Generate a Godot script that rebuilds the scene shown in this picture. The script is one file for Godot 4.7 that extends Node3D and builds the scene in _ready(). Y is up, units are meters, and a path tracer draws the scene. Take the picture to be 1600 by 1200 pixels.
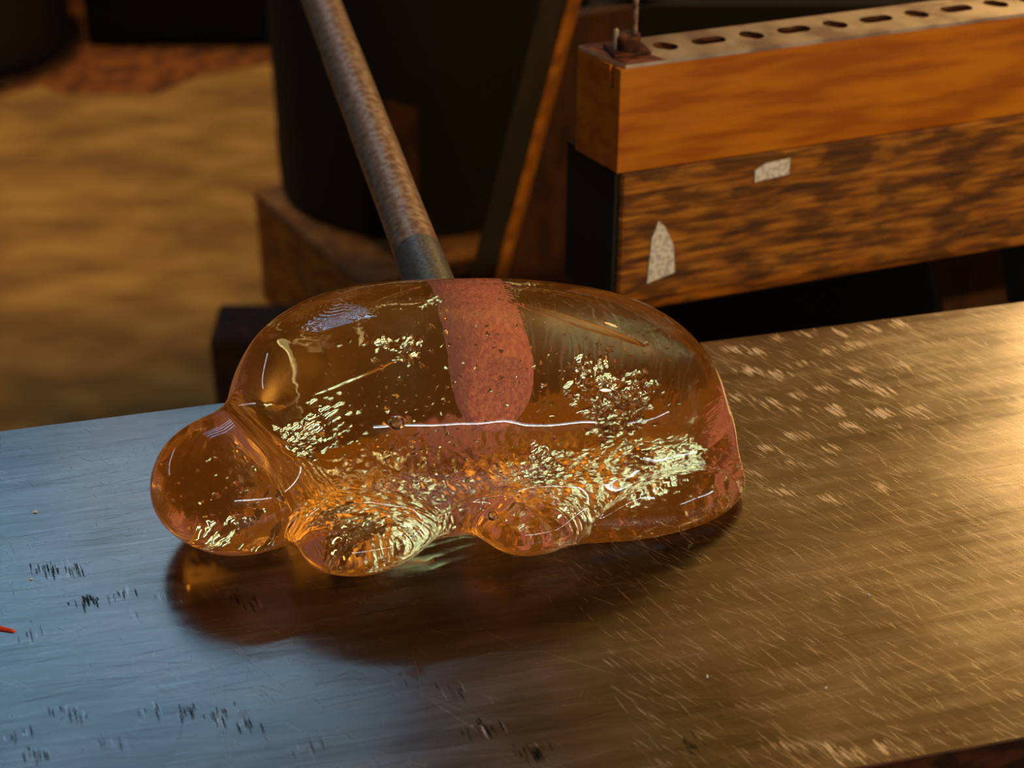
extends Node3D
# A gather of hot amber glass on the end of a blowpipe, resting on a steel marver in a glassblowing shop.

const TOP := 0.9                                   # height of the marver's face
var yaw := deg_to_rad(13.3)                        # the marver stands a little turned to the camera
var rng := RandomNumberGenerator.new()
var M := {}
var taken := {}


func _ready() -> void:
	rng.seed = 7
	camera_and_light()
	materials()
	room()
	marver()
	glass()
	blowpipe()
	bench()
	background()
	crumbs()


# ------------------------------------------------------------------ camera, lights

func camera_and_light() -> void:
	var cam := Camera3D.new()
	cam.name = "camera"
	cam.position = Vector3(0, 1.41, 0.72)
	cam.rotation.x = deg_to_rad(-33.0)
	cam.fov = 25.0
	cam.near = 0.05
	cam.far = 60.0
	var at := CameraAttributesPhysical.new()
	at.frustum_focal_length = 54.13
	at.frustum_focus_distance = 0.83
	at.frustum_near = 0.05
	at.frustum_far = 60.0
	at.exposure_aperture = 8.0
	cam.attributes = at
	cam.fov = 25.0
	add_child(cam)
	cam.current = true

	var e := Environment.new()
	e.background_mode = Environment.BG_COLOR
	e.background_color = Color(0.02, 0.02, 0.025)
	e.tonemap_mode = Environment.TONE_MAPPER_LINEAR
	e.tonemap_exposure = 1.0
	e.sdfgi_enabled = true
	e.ssao_enabled = true
	e.ssil_enabled = true
	var w := WorldEnvironment.new()
	w.name = "surroundings"
	w.environment = e
	add_child(w)

	var warm := Color(1.0, 0.58, 0.2).linear_to_srgb()
	# warm key light added high on the right to light the bench wood
	var key := AreaLight3D.new()
	key.name = "added_key_light"
	key.area_size = Vector2(0.09, 0.09)
	key.light_color = warm
	key.light_energy = 3.6
	key.area_range = 20.0
	key.area_attenuation = 2.0
	key.shadow_enabled = true
	place_looking(key, Vector3(1.67, 2.5, 0.9), Vector3(0.1, 0.9, -0.2))
	# reflector lamp added to brighten the floor at the back left
	var spot := SpotLight3D.new()
	spot.name = "added_floor_spot"
	spot.light_color = warm
	spot.light_energy = 6.0
	spot.spot_angle = 17.5
	spot.spot_angle_attenuation = 0.75
	spot.spot_range = 20.0
	spot.spot_attenuation = 2.0
	spot.light_size = 0.08
	spot.shadow_enabled = true
	place_looking(spot, Vector3(-0.95, 3.0, -2.8), Vector3(-0.75, 0.0, -2.3))


func place_looking(n: Node3D, from: Vector3, to: Vector3) -> void:
	n.look_at_from_position(from, to, Vector3.UP if absf((to - from).normalized().y) < 0.98 else Vector3.FORWARD)
	add_child(n)


# ------------------------------------------------------------------ helpers

func numbered(n: String) -> String:
	if not taken.has(n):
		taken[n] = 0
		return n
	taken[n] += 1
	return "%s_%03d" % [n, taken[n]]

func thing(called: String, label: String, category: String, at := Vector3.ZERO, turn := 0.0, group := "") -> Node3D:
	var o := Node3D.new()
	o.name = numbered(called)
	add_child(o)
	o.position = at
	o.rotation.y = turn
	tag(o, label, category, group)
	return o

func tag(o: Node, label: String, category: String, group := "") -> void:
	o.set_meta("label", label)
	o.set_meta("category", category)
	if group:
		o.set_meta("group", group)

func obj(called: String, st, m: Material, parent: Node = self) -> MeshInstance3D:
	var o := MeshInstance3D.new()
	o.name = called if parent != self else numbered(called)
	if st is SurfaceTool:
		o.mesh = st.commit()
	else:
		o.mesh = st
	o.material_override = m
	parent.add_child(o, true)
	return o

func struct(called: String, st, m: Material) -> MeshInstance3D:
	var o := obj(called, st, m)
	o.set_meta("kind", "structure")
	return o

func tool() -> SurfaceTool:
	var st := SurfaceTool.new()
	st.begin(Mesh.PRIMITIVE_TRIANGLES)
	return st

# a quad seen from outside with corners clockwise a, b, c, d
func quad(st: SurfaceTool, a: Vector3, b: Vector3, c: Vector3, d: Vector3, uvs := []) -> void:
	var n := (c - a).cross(b - a).normalized()
	if n.length() < 0.5:
		n = (d - a).cross(c - a).normalized()
	var p := [a, b, c, d]
	for i in [0, 1, 2, 0, 2, 3]:
		st.set_normal(n)
		if uvs.size():
			st.set_uv(uvs[i])
		st.add_vertex(p[i])

# a box with chamfered edges
func box(st: SurfaceTool, c: Vector3, s: Vector3, bev := 0.0, basis := Basis()) -> void:
	hexa(st, [
		c + basis * Vector3(-s.x, -s.y, -s.z) / 2, c + basis * Vector3(s.x, -s.y, -s.z) / 2,
		c + basis * Vector3(s.x, -s.y, s.z) / 2, c + basis * Vector3(-s.x, -s.y, s.z) / 2,
		c + basis * Vector3(-s.x, s.y, -s.z) / 2, c + basis * Vector3(s.x, s.y, -s.z) / 2,
		c + basis * Vector3(s.x, s.y, s.z) / 2, c + basis * Vector3(-s.x, s.y, s.z) / 2], bev)

# a six-sided block from eight corners (bottom 0..3, top 4..7, counted alike), its edges chamfered by bev
func hexa(st: SurfaceTool, v: Array, bev := 0.0) -> void:
	var faces := [[4, 5, 6, 7], [3, 2, 1, 0], [7, 6, 2, 3], [5, 4, 0, 1], [6, 5, 1, 2], [4, 7, 3, 0]]
	var ctr := Vector3.ZERO
	for p in v:
		ctr += p / 8.0
	if bev <= 0.0:
		for f in faces:
			face(st, [v[f[0]], v[f[1]], v[f[2]], v[f[3]]], ctr)
		return
	# every corner of every face pulled in along the face by bev
	var q := []
	for f in faces:
		var r := {}
		for k in 4:
			var p: Vector3 = v[f[k]]
			var a: Vector3 = v[f[(k + 1) % 4]]
			var b: Vector3 = v[f[(k + 3) % 4]]
			r[f[k]] = p + (a - p).normalized() * bev + (b - p).normalized() * bev
		q.append(r)
		face(st, [r[f[0]], r[f[1]], r[f[2]], r[f[3]]], ctr)
	for i in 6:
		for j in range(i + 1, 6):
			var shared := []
			for k in faces[i]:
				if k in faces[j]:
					shared.append(k)
			if shared.size() == 2:
				face(st, [q[i][shared[0]], q[i][shared[1]], q[j][shared[1]], q[j][shared[0]]], ctr)
	for k in 8:
		var tri := []
		for i in 6:
			if q[i].has(k):
				tri.append(q[i][k])
		face(st, tri, ctr)

# a flat polygon turned outwards from a point inside
func face(st: SurfaceTool, p: Array, inside: Vector3) -> void:
	var n: Vector3 = (p[1] - p[0]).cross(p[2] - p[0]).normalized()
	var mid := Vector3.ZERO
	for x in p:
		mid += x / p.size()
	var q := p.duplicate()
	if n.dot(mid - inside) > 0:
		q.reverse()
	else:
		n = -n
	for i in range(1, q.size() - 1):
		for k in [0, i, i + 1]:
			st.set_normal(n)
			st.add_vertex(q[k])

# a tube along a list of points, radius per point, closed ends
func tube(st: SurfaceTool, pts: Array, radii: Array, sides := 16, wob := 0.0) -> void:
	var rings := []
	var up := Vector3.UP
	for i in pts.size():
		var d: Vector3 = (pts[mini(i + 1, pts.size() - 1)] - pts[maxi(i - 1, 0)]).normalized()
		if absf(d.dot(up)) > 0.95:
			up = Vector3.RIGHT
		var s := d.cross(up).normalized()
		var t := s.cross(d).normalized()
		var ring := []
		for k in sides + 1:
			var a := TAU * (k % sides) / sides
			var r: float = radii[i] * (1.0 + wob * sin(a * 3.0 + i * 1.7) + wob * sin(a * 5.0 - i * 2.3))
			ring.append(pts[i] + s * cos(a) * r + t * sin(a) * r)
		rings.append(ring)
	st.set_smooth_group(0)
	var length := 0.0
	for i in pts.size() - 1:
		var next: float = length + (pts[i + 1] - pts[i]).length()
		for k in sides:
			var p := [rings[i][k], rings[i][k + 1], rings[i + 1][k + 1], rings[i + 1][k]]
			var u := [Vector2(float(k) / sides, length), Vector2(float(k + 1) / sides, length), Vector2(float(k + 1) / sides, next), Vector2(float(k) / sides, next)]
			var c: Vector3 = (pts[i] + pts[i + 1]) / 2.0
			var n: Vector3 = (p[1] - p[0]).cross(p[3] - p[0])
			var order := [0, 1, 2, 0, 2, 3] if n.dot(p[0] - c) < 0 else [0, 2, 1, 0, 3, 2]
			for j in order:
				st.set_uv(u[j])
				st.add_vertex(p[j])
		length = next
	for e in [0, pts.size() - 1]:
		st.set_smooth_group(1 + e)
		var inside: Vector3 = pts[1] if e == 0 else pts[e - 1]
		for k in sides:
			var p := [pts[e], rings[e][k], rings[e][k + 1]]
			var n: Vector3 = (p[1] - p[0]).cross(p[2] - p[0])
			if n.dot(pts[e] - inside) > 0:
				p = [p[0], p[2], p[1]]
			for x in p:
				st.set_uv(Vector2(0.5, 0))
				st.add_vertex(x)
	st.generate_normals()

# a lathed solid round the y axis: profile of (radius, height), from bottom to top
func lathe(st: SurfaceTool, c: Vector3, prof: Array, sides := 40) -> void:
	for i in prof.size() - 1:
		var a: Vector2 = prof[i]
		var b: Vector2 = prof[i + 1]
		var sl := Vector2(b.y - a.y, a.x - b.x).normalized()
		for k in sides:
			var f0 := TAU * k / sides
			var f1 := TAU * (k + 1) / sides
			var d0 := Vector3(cos(f0), 0, sin(f0))
			var d1 := Vector3(cos(f1), 0, sin(f1))
			var p := [c + d0 * a.x + Vector3.UP * a.y, c + d1 * a.x + Vector3.UP * a.y, c + d1 * b.x + Vector3.UP * b.y, c + d0 * b.x + Vector3.UP * b.y]
			var n := [d0 * sl.x + Vector3.UP * sl.y, d1 * sl.x + Vector3.UP * sl.y]
			for j in [0, 1, 2, 0, 2, 3]:
				st.set_normal(n[0] if j == 0 or j == 3 else n[1])
				st.add_vertex(p[j])


func mat(c: Color, rough := 0.7, metal := 0.0) -> StandardMaterial3D:
	var m := StandardMaterial3D.new()
	m.albedo_color = c
	m.roughness = rough
	m.metallic = metal
	return m

# albedo from noise through a colour ramp, mapped in the object's own axes
func noisy(colors: Array, stops: Array, freq: float, scale: Vector3, rough := 0.75, metal := 0.0, relief := 0.0, s := 1, world := false) -> StandardMaterial3D:
	var m := mat(Color.WHITE, rough, metal)
	var g := Gradient.new()
	g.offsets = PackedFloat32Array(stops)
	g.colors = PackedColorArray(colors)
	m.albedo_texture = noise_tex(freq, s, g, 512)
	m.uv1_triplanar = true
	m.uv1_world_triplanar = world
	m.uv1_scale = scale
	if relief > 0.0:
		m.heightmap_enabled = true
		m.heightmap_texture = noise_tex(freq * 1.5, s + 50, null, 512)
		m.heightmap_scale = relief
	return m

func noise_tex(freq: float, s: int, ramp: Gradient = null, side := 512) -> NoiseTexture2D:
	var n := FastNoiseLite.new()
	n.seed = s
	n.noise_type = FastNoiseLite.TYPE_SIMPLEX
	n.frequency = freq
	n.fractal_octaves = 5
	var t := NoiseTexture2D.new()
	t.width = side
	t.height = side
	t.seamless = true
	t.noise = n
	if ramp:
		t.color_ramp = ramp
	return t


# ------------------------------------------------------------------ materials

func materials() -> void:
	M.wood_new = noisy([Color(0.64, 0.34, 0.0), Color(0.72, 0.42, 0.0), Color(0.78, 0.48, 0.02)], [0.25, 0.5, 0.8], 0.01, Vector3(1.6, 10.0, 10.0), 0.45, 0.0, 0.0, 3)
	M.wood_old = noisy([Color(0.46, 0.27, 0.03), Color(0.58, 0.35, 0.03), Color(0.65, 0.41, 0.05), Color(0.72, 0.49, 0.14)], [0.2, 0.4, 0.62, 0.85], 0.012, Vector3(2.2, 26.0, 26.0), 0.75, 0.0, 0.03, 4)
	# soot and grease rubbed into the old timber
	var soot := Gradient.new()
	soot.offsets = PackedFloat32Array([0.3, 0.48, 0.7])
	soot.colors = PackedColorArray([Color(0.62, 0.61, 0.60), Color(0.85, 0.84, 0.83), Color(1, 1, 1)])
	M.wood_old.detail_enabled = true
	M.wood_old.detail_blend_mode = BaseMaterial3D.BLEND_MODE_MUL
	M.wood_old.detail_uv_layer = BaseMaterial3D.DETAIL_UV_2
	M.wood_old.detail_albedo = noise_tex(0.012, 41, soot, 512)
	M.wood_old.uv2_triplanar = true
	M.wood_old.uv2_scale = Vector3(3.0, 9.0, 9.0)
	M.wood_char = mat(Color(0.07, 0.065, 0.06), 0.85)
	M.wood_dark = noisy([Color(0.16, 0.08, 0.02), Color(0.26, 0.135, 0.025), Color(0.31, 0.17, 0.04)], [0.3, 0.5, 0.8], 0.01, Vector3(6, 2.0, 6), 0.7, 0.0, 0.0, 5)
	M.leg_paint = noisy([Color(0.13, 0.12, 0.085), Color(0.19, 0.165, 0.11)], [0.35, 0.7], 0.01, Vector3(3, 1.0, 3), 0.7, 0.0, 0.0, 6)
	M.crate = noisy([Color(0.56, 0.33, 0.05), Color(0.68, 0.42, 0.08), Color(0.75, 0.50, 0.13)], [0.3, 0.5, 0.8], 0.008, Vector3(3, 8, 3), 0.7, 0.0, 0.0, 8)
	M.crate_worn = noisy([Color(0.5, 0.34, 0.18), Color(0.62, 0.45, 0.26)], [0.35, 0.7], 0.01, Vector3(4, 4, 4), 0.75, 0.0, 0.0, 9)
	M.black = mat(Color(0.028, 0.030, 0.033), 0.75)
	M.black_flat = mat(Color(0.02, 0.02, 0.022), 0.9)
	M.bin_grey = mat(Color(0.20, 0.21, 0.18), 0.6)
	M.zinc = noisy([Color(0.62, 0.55, 0.50), Color(0.74, 0.70, 0.64), Color(0.82, 0.78, 0.72)], [0.3, 0.5, 0.75], 0.012, Vector3(3, 3, 3), 0.4, 0.6, 0.0, 11)
	M.rust = noisy([Color(0.20, 0.09, 0.05), Color(0.36, 0.17, 0.09), Color(0.44, 0.27, 0.18)], [0.3, 0.55, 0.8], 0.02, Vector3(8, 8, 8), 0.65, 0.3, 0.02, 12)
	M.rust_red = noisy([Color(0.36, 0.20, 0.17), Color(0.50, 0.30, 0.26), Color(0.58, 0.40, 0.34)], [0.3, 0.55, 0.8], 0.02, Vector3(8, 8, 8), 0.5, 0.3, 0.0, 18)
	M.pipe = noisy([Color(0.46, 0.35, 0.26), Color(0.60, 0.49, 0.40), Color(0.62, 0.58, 0.57), Color(0.72, 0.61, 0.48)], [0.25, 0.45, 0.6, 0.8], 0.02, Vector3(14, 14, 14), 0.45, 0.25, 0.012, 13)
	M.pipe_scale = noisy([Color(0.36, 0.38, 0.39), Color(0.48, 0.50, 0.50)], [0.35, 0.7], 0.03, Vector3(20, 20, 20), 0.5, 0.5, 0.01, 14)
	M.pipe_tip = noisy([Color(0.80, 0.50, 0.56), Color(0.92, 0.64, 0.68), Color(0.97, 0.78, 0.76)], [0.3, 0.5, 0.8], 0.02, Vector3(30, 30, 30), 0.5, 0.0, 0.10, 15)
	M.paper = noisy([Color(0.74, 0.74, 0.72), Color(0.92, 0.92, 0.90)], [0.3, 0.6], 0.02, Vector3(20, 20, 20), 0.85, 0.0, 0.0, 16)
	M.plate_side = noisy([Color(0.12, 0.05, 0.03), Color(0.24, 0.11, 0.06), Color(0.30, 0.17, 0.10)], [0.3, 0.55, 0.8], 0.015, Vector3(5, 8, 8), 0.6, 0.5, 0.02, 17)
	M.steel_frame = mat(Color(0.16, 0.14, 0.13), 0.6, 0.6)


# ------------------------------------------------------------------ the room

func room() -> void:
	var floor_m := noisy([Color(0.47, 0.35, 0.15), Color(0.54, 0.41, 0.18), Color(0.57, 0.44, 0.21), Color(0.63, 0.50, 0.26)], [0.22, 0.42, 0.6, 0.82], 0.008, Vector3(0.8, 0.8, 1.7), 0.8, 0.0, 0.0, 21, true)
	var st := tool()
	box(st, Vector3(0, -0.1, -0.5), Vector3(8.6, 0.2, 9.6))
	var fl := struct("floor", st, floor_m)
	# rust-red dirt trodden into the far part of the floor: a thin crust with a ragged edge
	var red := noisy([Color(0.30, 0.14, 0.03), Color(0.46, 0.25, 0.04), Color(0.52, 0.31, 0.07)], [0.25, 0.5, 0.8], 0.012, Vector3(2.5, 2.5, 2.5), 0.85, 0.0, 0.0, 24)
	st = tool()
	var near := []
	for i in 41:
		var x := -2.4 + 0.06 * i
		near.append(Vector3(x, 0.0015, -2.53 + 0.11 * sin(i * 0.55) * sin(i * 0.21 + 1.0) - 0.05 * smoothstep(-0.95, -0.5, x) + 0.02 * sin(i * 2.3)))
	for i in 40:
		var a: Vector3 = near[i]
		var b: Vector3 = near[i + 1]
		var c := Vector3(b.x, 0.0015, -3.4)
		var d := Vector3(a.x, 0.0015, -3.4)
		face(st, [a, b, c, d], Vector3(a.x, -1, -3))
		face(st, [a, b, Vector3(b.x, 0, b.z), Vector3(a.x, 0, a.z)], Vector3(a.x, -0.1, -3))
	obj("red_dirt", st, red, fl)
	var ceil_m := noisy([Color(0.66, 0.60, 0.50), Color(0.74, 0.68, 0.58)], [0.3, 0.7], 0.008, Vector3(0.5, 0.5, 0.5), 0.85, 0.0, 0.0, 22, true)
	st = tool()
	box(st, Vector3(0, 3.4, -0.5), Vector3(8.6, 0.2, 9.6))
	struct("ceiling", st, ceil_m)
	var wall_m := noisy([Color(0.30, 0.20, 0.13), Color(0.40, 0.28, 0.19)], [0.3, 0.7], 0.008, Vector3(0.6, 0.6, 0.6), 0.85, 0.0, 0.0, 23, true)
	for a in [["wall_back", Vector3(0, 1.65, -5.15), Vector3(8.6, 3.3, 0.3)], ["wall_front", Vector3(0, 1.65, 4.15), Vector3(8.6, 3.3, 0.3)], ["wall_left", Vector3(-4.15, 1.65, -0.5), Vector3(0.3, 3.3, 9.0)], ["wall_right", Vector3(4.15, 1.65, -0.5), Vector3(0.3, 3.3, 9.0)]]:
		st = tool()
		box(st, a[1], a[2])
		struct(a[0], st, wall_m)
	# lamp added to light the ceiling, for the warm sheen on the steel
	uplight(Vector3(1.25, 0.0, -2.95), Color(1.0, 0.53, 0.12).linear_to_srgb(), 2.5)
	lamp_head("added_work_lamp", "added small warm work lamp on a tall stand to the right of the marver", Vector3(1.67, 2.5, 0.9), Vector3(0.1, 0.9, -0.2), 0.05, true)
	lamp_head("added_reflector_lamp", "added warm reflector lamp hung over the floor at the back left", Vector3(-0.95, 3.0, -2.8), Vector3(-0.75, 0.0, -2.3), 0.06, false)
	# long fluorescent tubes over the photographer
	tube_light(Vector3(1.75, 2.38, 3.8), 3.6, 0.0, "long fluorescent tube light along the front wall behind the photographer", 6.0, 0.06)
	tube_light(Vector3(3.85, 1.95, 2.3), 2.4, PI / 2, "added fluorescent tube light along the right wall behind the photographer", 2.2, 0.05)  # added to carry the streak on across the glass
	# four cool tubes slung one behind the other over the left of the shop
	var order := ["nearest", "second", "third", "farthest"]
	for i in 4:
		var far := 2.0 + 0.36 * i
		tube_light(Vector3(-0.03 - 0.385 * far, 2.9, 0.05 - 0.94 * far), 1.15 + 0.1 * i, 0.345, "%s of four cool tube lights slung across the left of the shop" % order[i], 0.145, 0.014, Color(0.32, 0.66, 1.0))
	tube_light(Vector3(-3.4, 1.9, -1.7), 2.4, PI / 2, "fluorescent tube light hung beside the left wall", 0.6)
	bulb(Vector3(1.5, 2.67, -3.0), 0.08, Color(1.0, 0.61, 0.23).linear_to_srgb(), 1.45)


func bulb(at: Vector3, r: float, tint: Color, energy: float) -> void:
	var t := thing("bulb_lamp", "bare warm bulb hanging on a cord far right of the bench", "lamp", at)
	var m := mat(Color(1, 0.9, 0.75), 0.4)
	m.emission_enabled = true
	m.emission = tint
	m.emission_energy_multiplier = 8.0
	var st := tool()
	var prof := []
	for i in 17:
		var a := -PI / 2 + PI * i / 16.0
		prof.append(Vector2(maxf(cos(a), 0.001) * r, sin(a) * r * 1.1))
	lathe(st, Vector3.ZERO, prof, 24)
	obj("bulb", st, m, t)
	st = tool()
	lathe(st, Vector3(0, r * 0.95, 0), [Vector2(0.001, 0), Vector2(0.022, 0), Vector2(0.024, 0.06), Vector2(0.012, 0.075), Vector2(0.001, 0.075)], 16)
	obj("socket", st, M.black, t)
	st = tool()
	tube(st, [Vector3(0, r + 0.06, 0), Vector3(0, 3.3 - at.y, 0)], [0.004, 0.004], 8)
	obj("cord", st, M.black, t)
	var l := OmniLight3D.new()
	l.name = "bulb_light"
	l.position = at
	l.light_color = tint
	l.light_energy = energy
	l.light_size = r * 0.8
	l.omni_range = 20.0
	l.omni_attenuation = 2.0
	l.shadow_enabled = true
	add_child(l)


func uplight(at: Vector3, tint: Color, energy: float) -> void:
	var t := thing("added_uplight", "added floor lamp with an upward metal bowl behind the bench", "lamp", at)
	var st := tool()
	lathe(st, Vector3.ZERO, [Vector2(0.001, 0.0), Vector2(0.15, 0.0), Vector2(0.15, 0.02), Vector2(0.02, 0.035), Vector2(0.013, 0.05), Vector2(0.013, 1.82), Vector2(0.001, 1.82)], 24)
	obj("stand", st, M.black, t)
	st = tool()
	lathe(st, Vector3(0, 1.8, 0), [Vector2(0.001, 0.0), Vector2(0.07, 0.01), Vector2(0.13, 0.05), Vector2(0.17, 0.12), Vector2(0.164, 0.12), Vector2(0.125, 0.056), Vector2(0.066, 0.018), Vector2(0.001, 0.01)], 32)
	obj("bowl", st, M.black, t)
	var m := mat(Color(1, 0.9, 0.75), 0.4)
	m.emission_enabled = true
	m.emission = tint
	m.emission_energy_multiplier = 8.0
	st = tool()
	var prof := []
	for i in 13:
		var a := -PI / 2 + PI * i / 12.0
		prof.append(Vector2(maxf(cos(a), 0.001) * 0.04, sin(a) * 0.04))
	lathe(st, Vector3(0, 1.86, 0), prof, 20)
	obj("bulb", st, m, t)
	var l := SpotLight3D.new()
	l.name = "added_uplight_glow"
	l.light_color = tint
	l.light_energy = energy
	l.spot_angle = 68.0
	l.spot_angle_attenuation = 0.8
	l.spot_range = 20.0
	l.spot_attenuation = 2.0
	l.light_size = 0.05
	l.shadow_enabled = true
	place_looking(l, at + Vector3(0, 1.94, 0), at + Vector3(0, 3.0, 0))


# the fitting added round a spot or area light: a bowl with a glowing lens just behind the light
func lamp_head(called: String, label: String, at: Vector3, to: Vector3, r: float, on_stand: bool) -> void:
	var t := thing(called, label, "lamp", at)
	var back := (at - to).normalized()
	var turn := Basis(Quaternion(Vector3.UP, back))
	var st := tool()
	lathe(st, Vector3.ZERO, [Vector2(r * 1.25, 0.0), Vector2(r * 1.35, 0.0), Vector2(r * 1.2, 0.05), Vector2(r * 0.7, 0.10), Vector2(0.02, 0.12), Vector2(0.001, 0.12)], 28)
	var bowl := obj("bowl", st, M.black, t)
	bowl.basis = turn
	var m := mat(Color(1, 0.9, 0.75), 0.4)
	m.emission_enabled = true
	m.emission = Color(1.0, 0.58, 0.2).linear_to_srgb()
	m.emission_energy_multiplier = 6.0
	st = tool()
	lathe(st, Vector3.ZERO, [Vector2(0.001, 0.012), Vector2(r * 1.2, 0.012), Vector2(r * 1.2, 0.018), Vector2(0.001, 0.018)], 28)
	var lens := obj("lens_light", st, m, t)
	lens.basis = turn
	st = tool()
	if on_stand:
		tube(st, [back * 0.13, back * 0.13 + Vector3.DOWN * (at.y + back.y * 0.13 - 0.001)], [0.014, 0.014], 10)
		obj("stand", st, M.black, t)
	else:
		tube(st, [back * 0.12, back * 0.12 + Vector3.UP * (3.3 - at.y - back.y * 0.12)], [0.006, 0.006], 8)
		obj("cord", st, M.black, t)


func tube_light(at: Vector3, length: float, turn: float, label: String, energy: float, r := 0.019, tone := Color(0.75, 0.93, 1.0)) -> void:
	var t := thing("tube_light", label, "light", at, turn)
	var st := tool()
	box(st, Vector3(0, 0.05, 0), Vector3(length + 0.06, 0.05, 0.12), 0.004)
	obj("housing", st, mat(Color(0.7, 0.7, 0.7), 0.5), t)
	var cool := tone.linear_to_srgb()
	var m := mat(Color(0.95, 0.97, 1.0), 0.4)
	m.emission_enabled = true
	m.emission = cool
	m.emission_energy_multiplier = 6.0
	st = tool()
	tube(st, [Vector3(-length / 2, 0, 0), Vector3(length / 2, 0, 0)], [r, r], 16)
	obj("tube", st, m, t)
	for s in [-1, 1]:
		st = tool()
		box(st, Vector3(s * (length / 2 + 0.012), 0.01, 0), Vector3(0.024, 0.07, 0.05), 0.003)
		obj("end_cap", st, mat(Color(0.75, 0.75, 0.75), 0.5), t)
	for s in [-1, 1]:
		st = tool()
		tube(st, [Vector3(s * length * 0.4, 0.07, 0), Vector3(s * length * 0.4, 3.3 - at.y, 0)], [0.003, 0.003], 6)
		obj("hanger", st, M.black, t)
	var l := AreaLight3D.new()
	l.name = "tube_glow"
	l.area_size = Vector2(length, r * 2.0)
	l.light_color = cool
	l.light_energy = energy
	l.area_range = 20.0
	l.area_attenuation = 2.0
	l.shadow_enabled = true
	var b := Basis(Vector3.UP, turn)
	l.transform = Transform3D(b * Basis(Vector3.RIGHT, -PI / 2), at + Vector3(0, -r - 0.003, 0))
	add_child(l)


# ------------------------------------------------------------------ the marver

const U0 := -0.32
const USPAN := 0.68
const W0 := -0.0814
const WSPAN := 0.3264

func marver() -> void:
	var t := thing("steel_marver", "thick scratched steel marver plate under the amber glass", "marver table", Vector3(0, 0, 0), yaw)
	# plate: the face with its own mapping, sides rusty
	var b := 0.0007
	var u1 := -0.62
	var u2 := 0.78
	var w1 := W0
	var w2 := W0 + WSPAN
	var st := tool()
	var uv := func(p: Vector3) -> Vector2: return Vector2((p.x - U0) / USPAN, (p.z - W0) / WSPAN)
	var c := [Vector3(u1 + b, TOP, w1 + b), Vector3(u2 - b, TOP, w1 + b), Vector3(u2 - b, TOP, w2 - b), Vector3(u1 + b, TOP, w2 - b)]
	var o := [Vector3(u1, TOP - b, w1), Vector3(u2, TOP - b, w1), Vector3(u2, TOP - b, w2), Vector3(u1, TOP - b, w2)]
	# past the ends of the scratch map the mapping turns back on itself, so that it runs on without a seam
	for q in [[u1 + b, U0], [U0, U0 + USPAN], [U0 + USPAN, u2 - b]]:
		var p := [Vector3(q[0], TOP, w1 + b), Vector3(q[1], TOP, w1 + b), Vector3(q[1], TOP, w2 - b), Vector3(q[0], TOP, w2 - b)]
		var at := p.map(func(v: Vector3) -> Vector2:
			var f: Vector2 = uv.call(v)
			return Vector2(-f.x if f.x < 0.0 else 2.0 - f.x if f.x > 1.0 else f.x, f.y))
		quad(st, p[0], p[1], p[2], p[3], at)
	obj("plate_face", st, steel_face(), t)
	st = tool()
	for k in 4:
		var j := (k + 1) % 4
		quad(st, c[j], c[k], o[k], o[j])
	box(st, Vector3((u1 + u2) / 2, TOP - b - 0.03, (w1 + w2) / 2), Vector3(u2 - u1, 0.06 - 0.0002, w2 - w1))
	obj("plate_side", st, M.plate_side, t)
	for u in [u1 + 0.06, u2 - 0.06]:
		for w in [w1 + 0.04, w2 - 0.04]:
			st = tool()
			box(st, Vector3(u, (TOP - b - 0.06) / 2, w), Vector3(0.05, TOP - b - 0.06, 0.05), 0.003)
			obj("leg", st, M.steel_frame, t)
	st = tool()
	for w in [w1 + 0.04, w2 - 0.04]:
		box(st, Vector3((u1 + u2) / 2, 0.25, w), Vector3(u2 - u1 - 0.17, 0.04, 0.03), 0.002)
	obj("stretcher", st, M.steel_frame, t)


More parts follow.
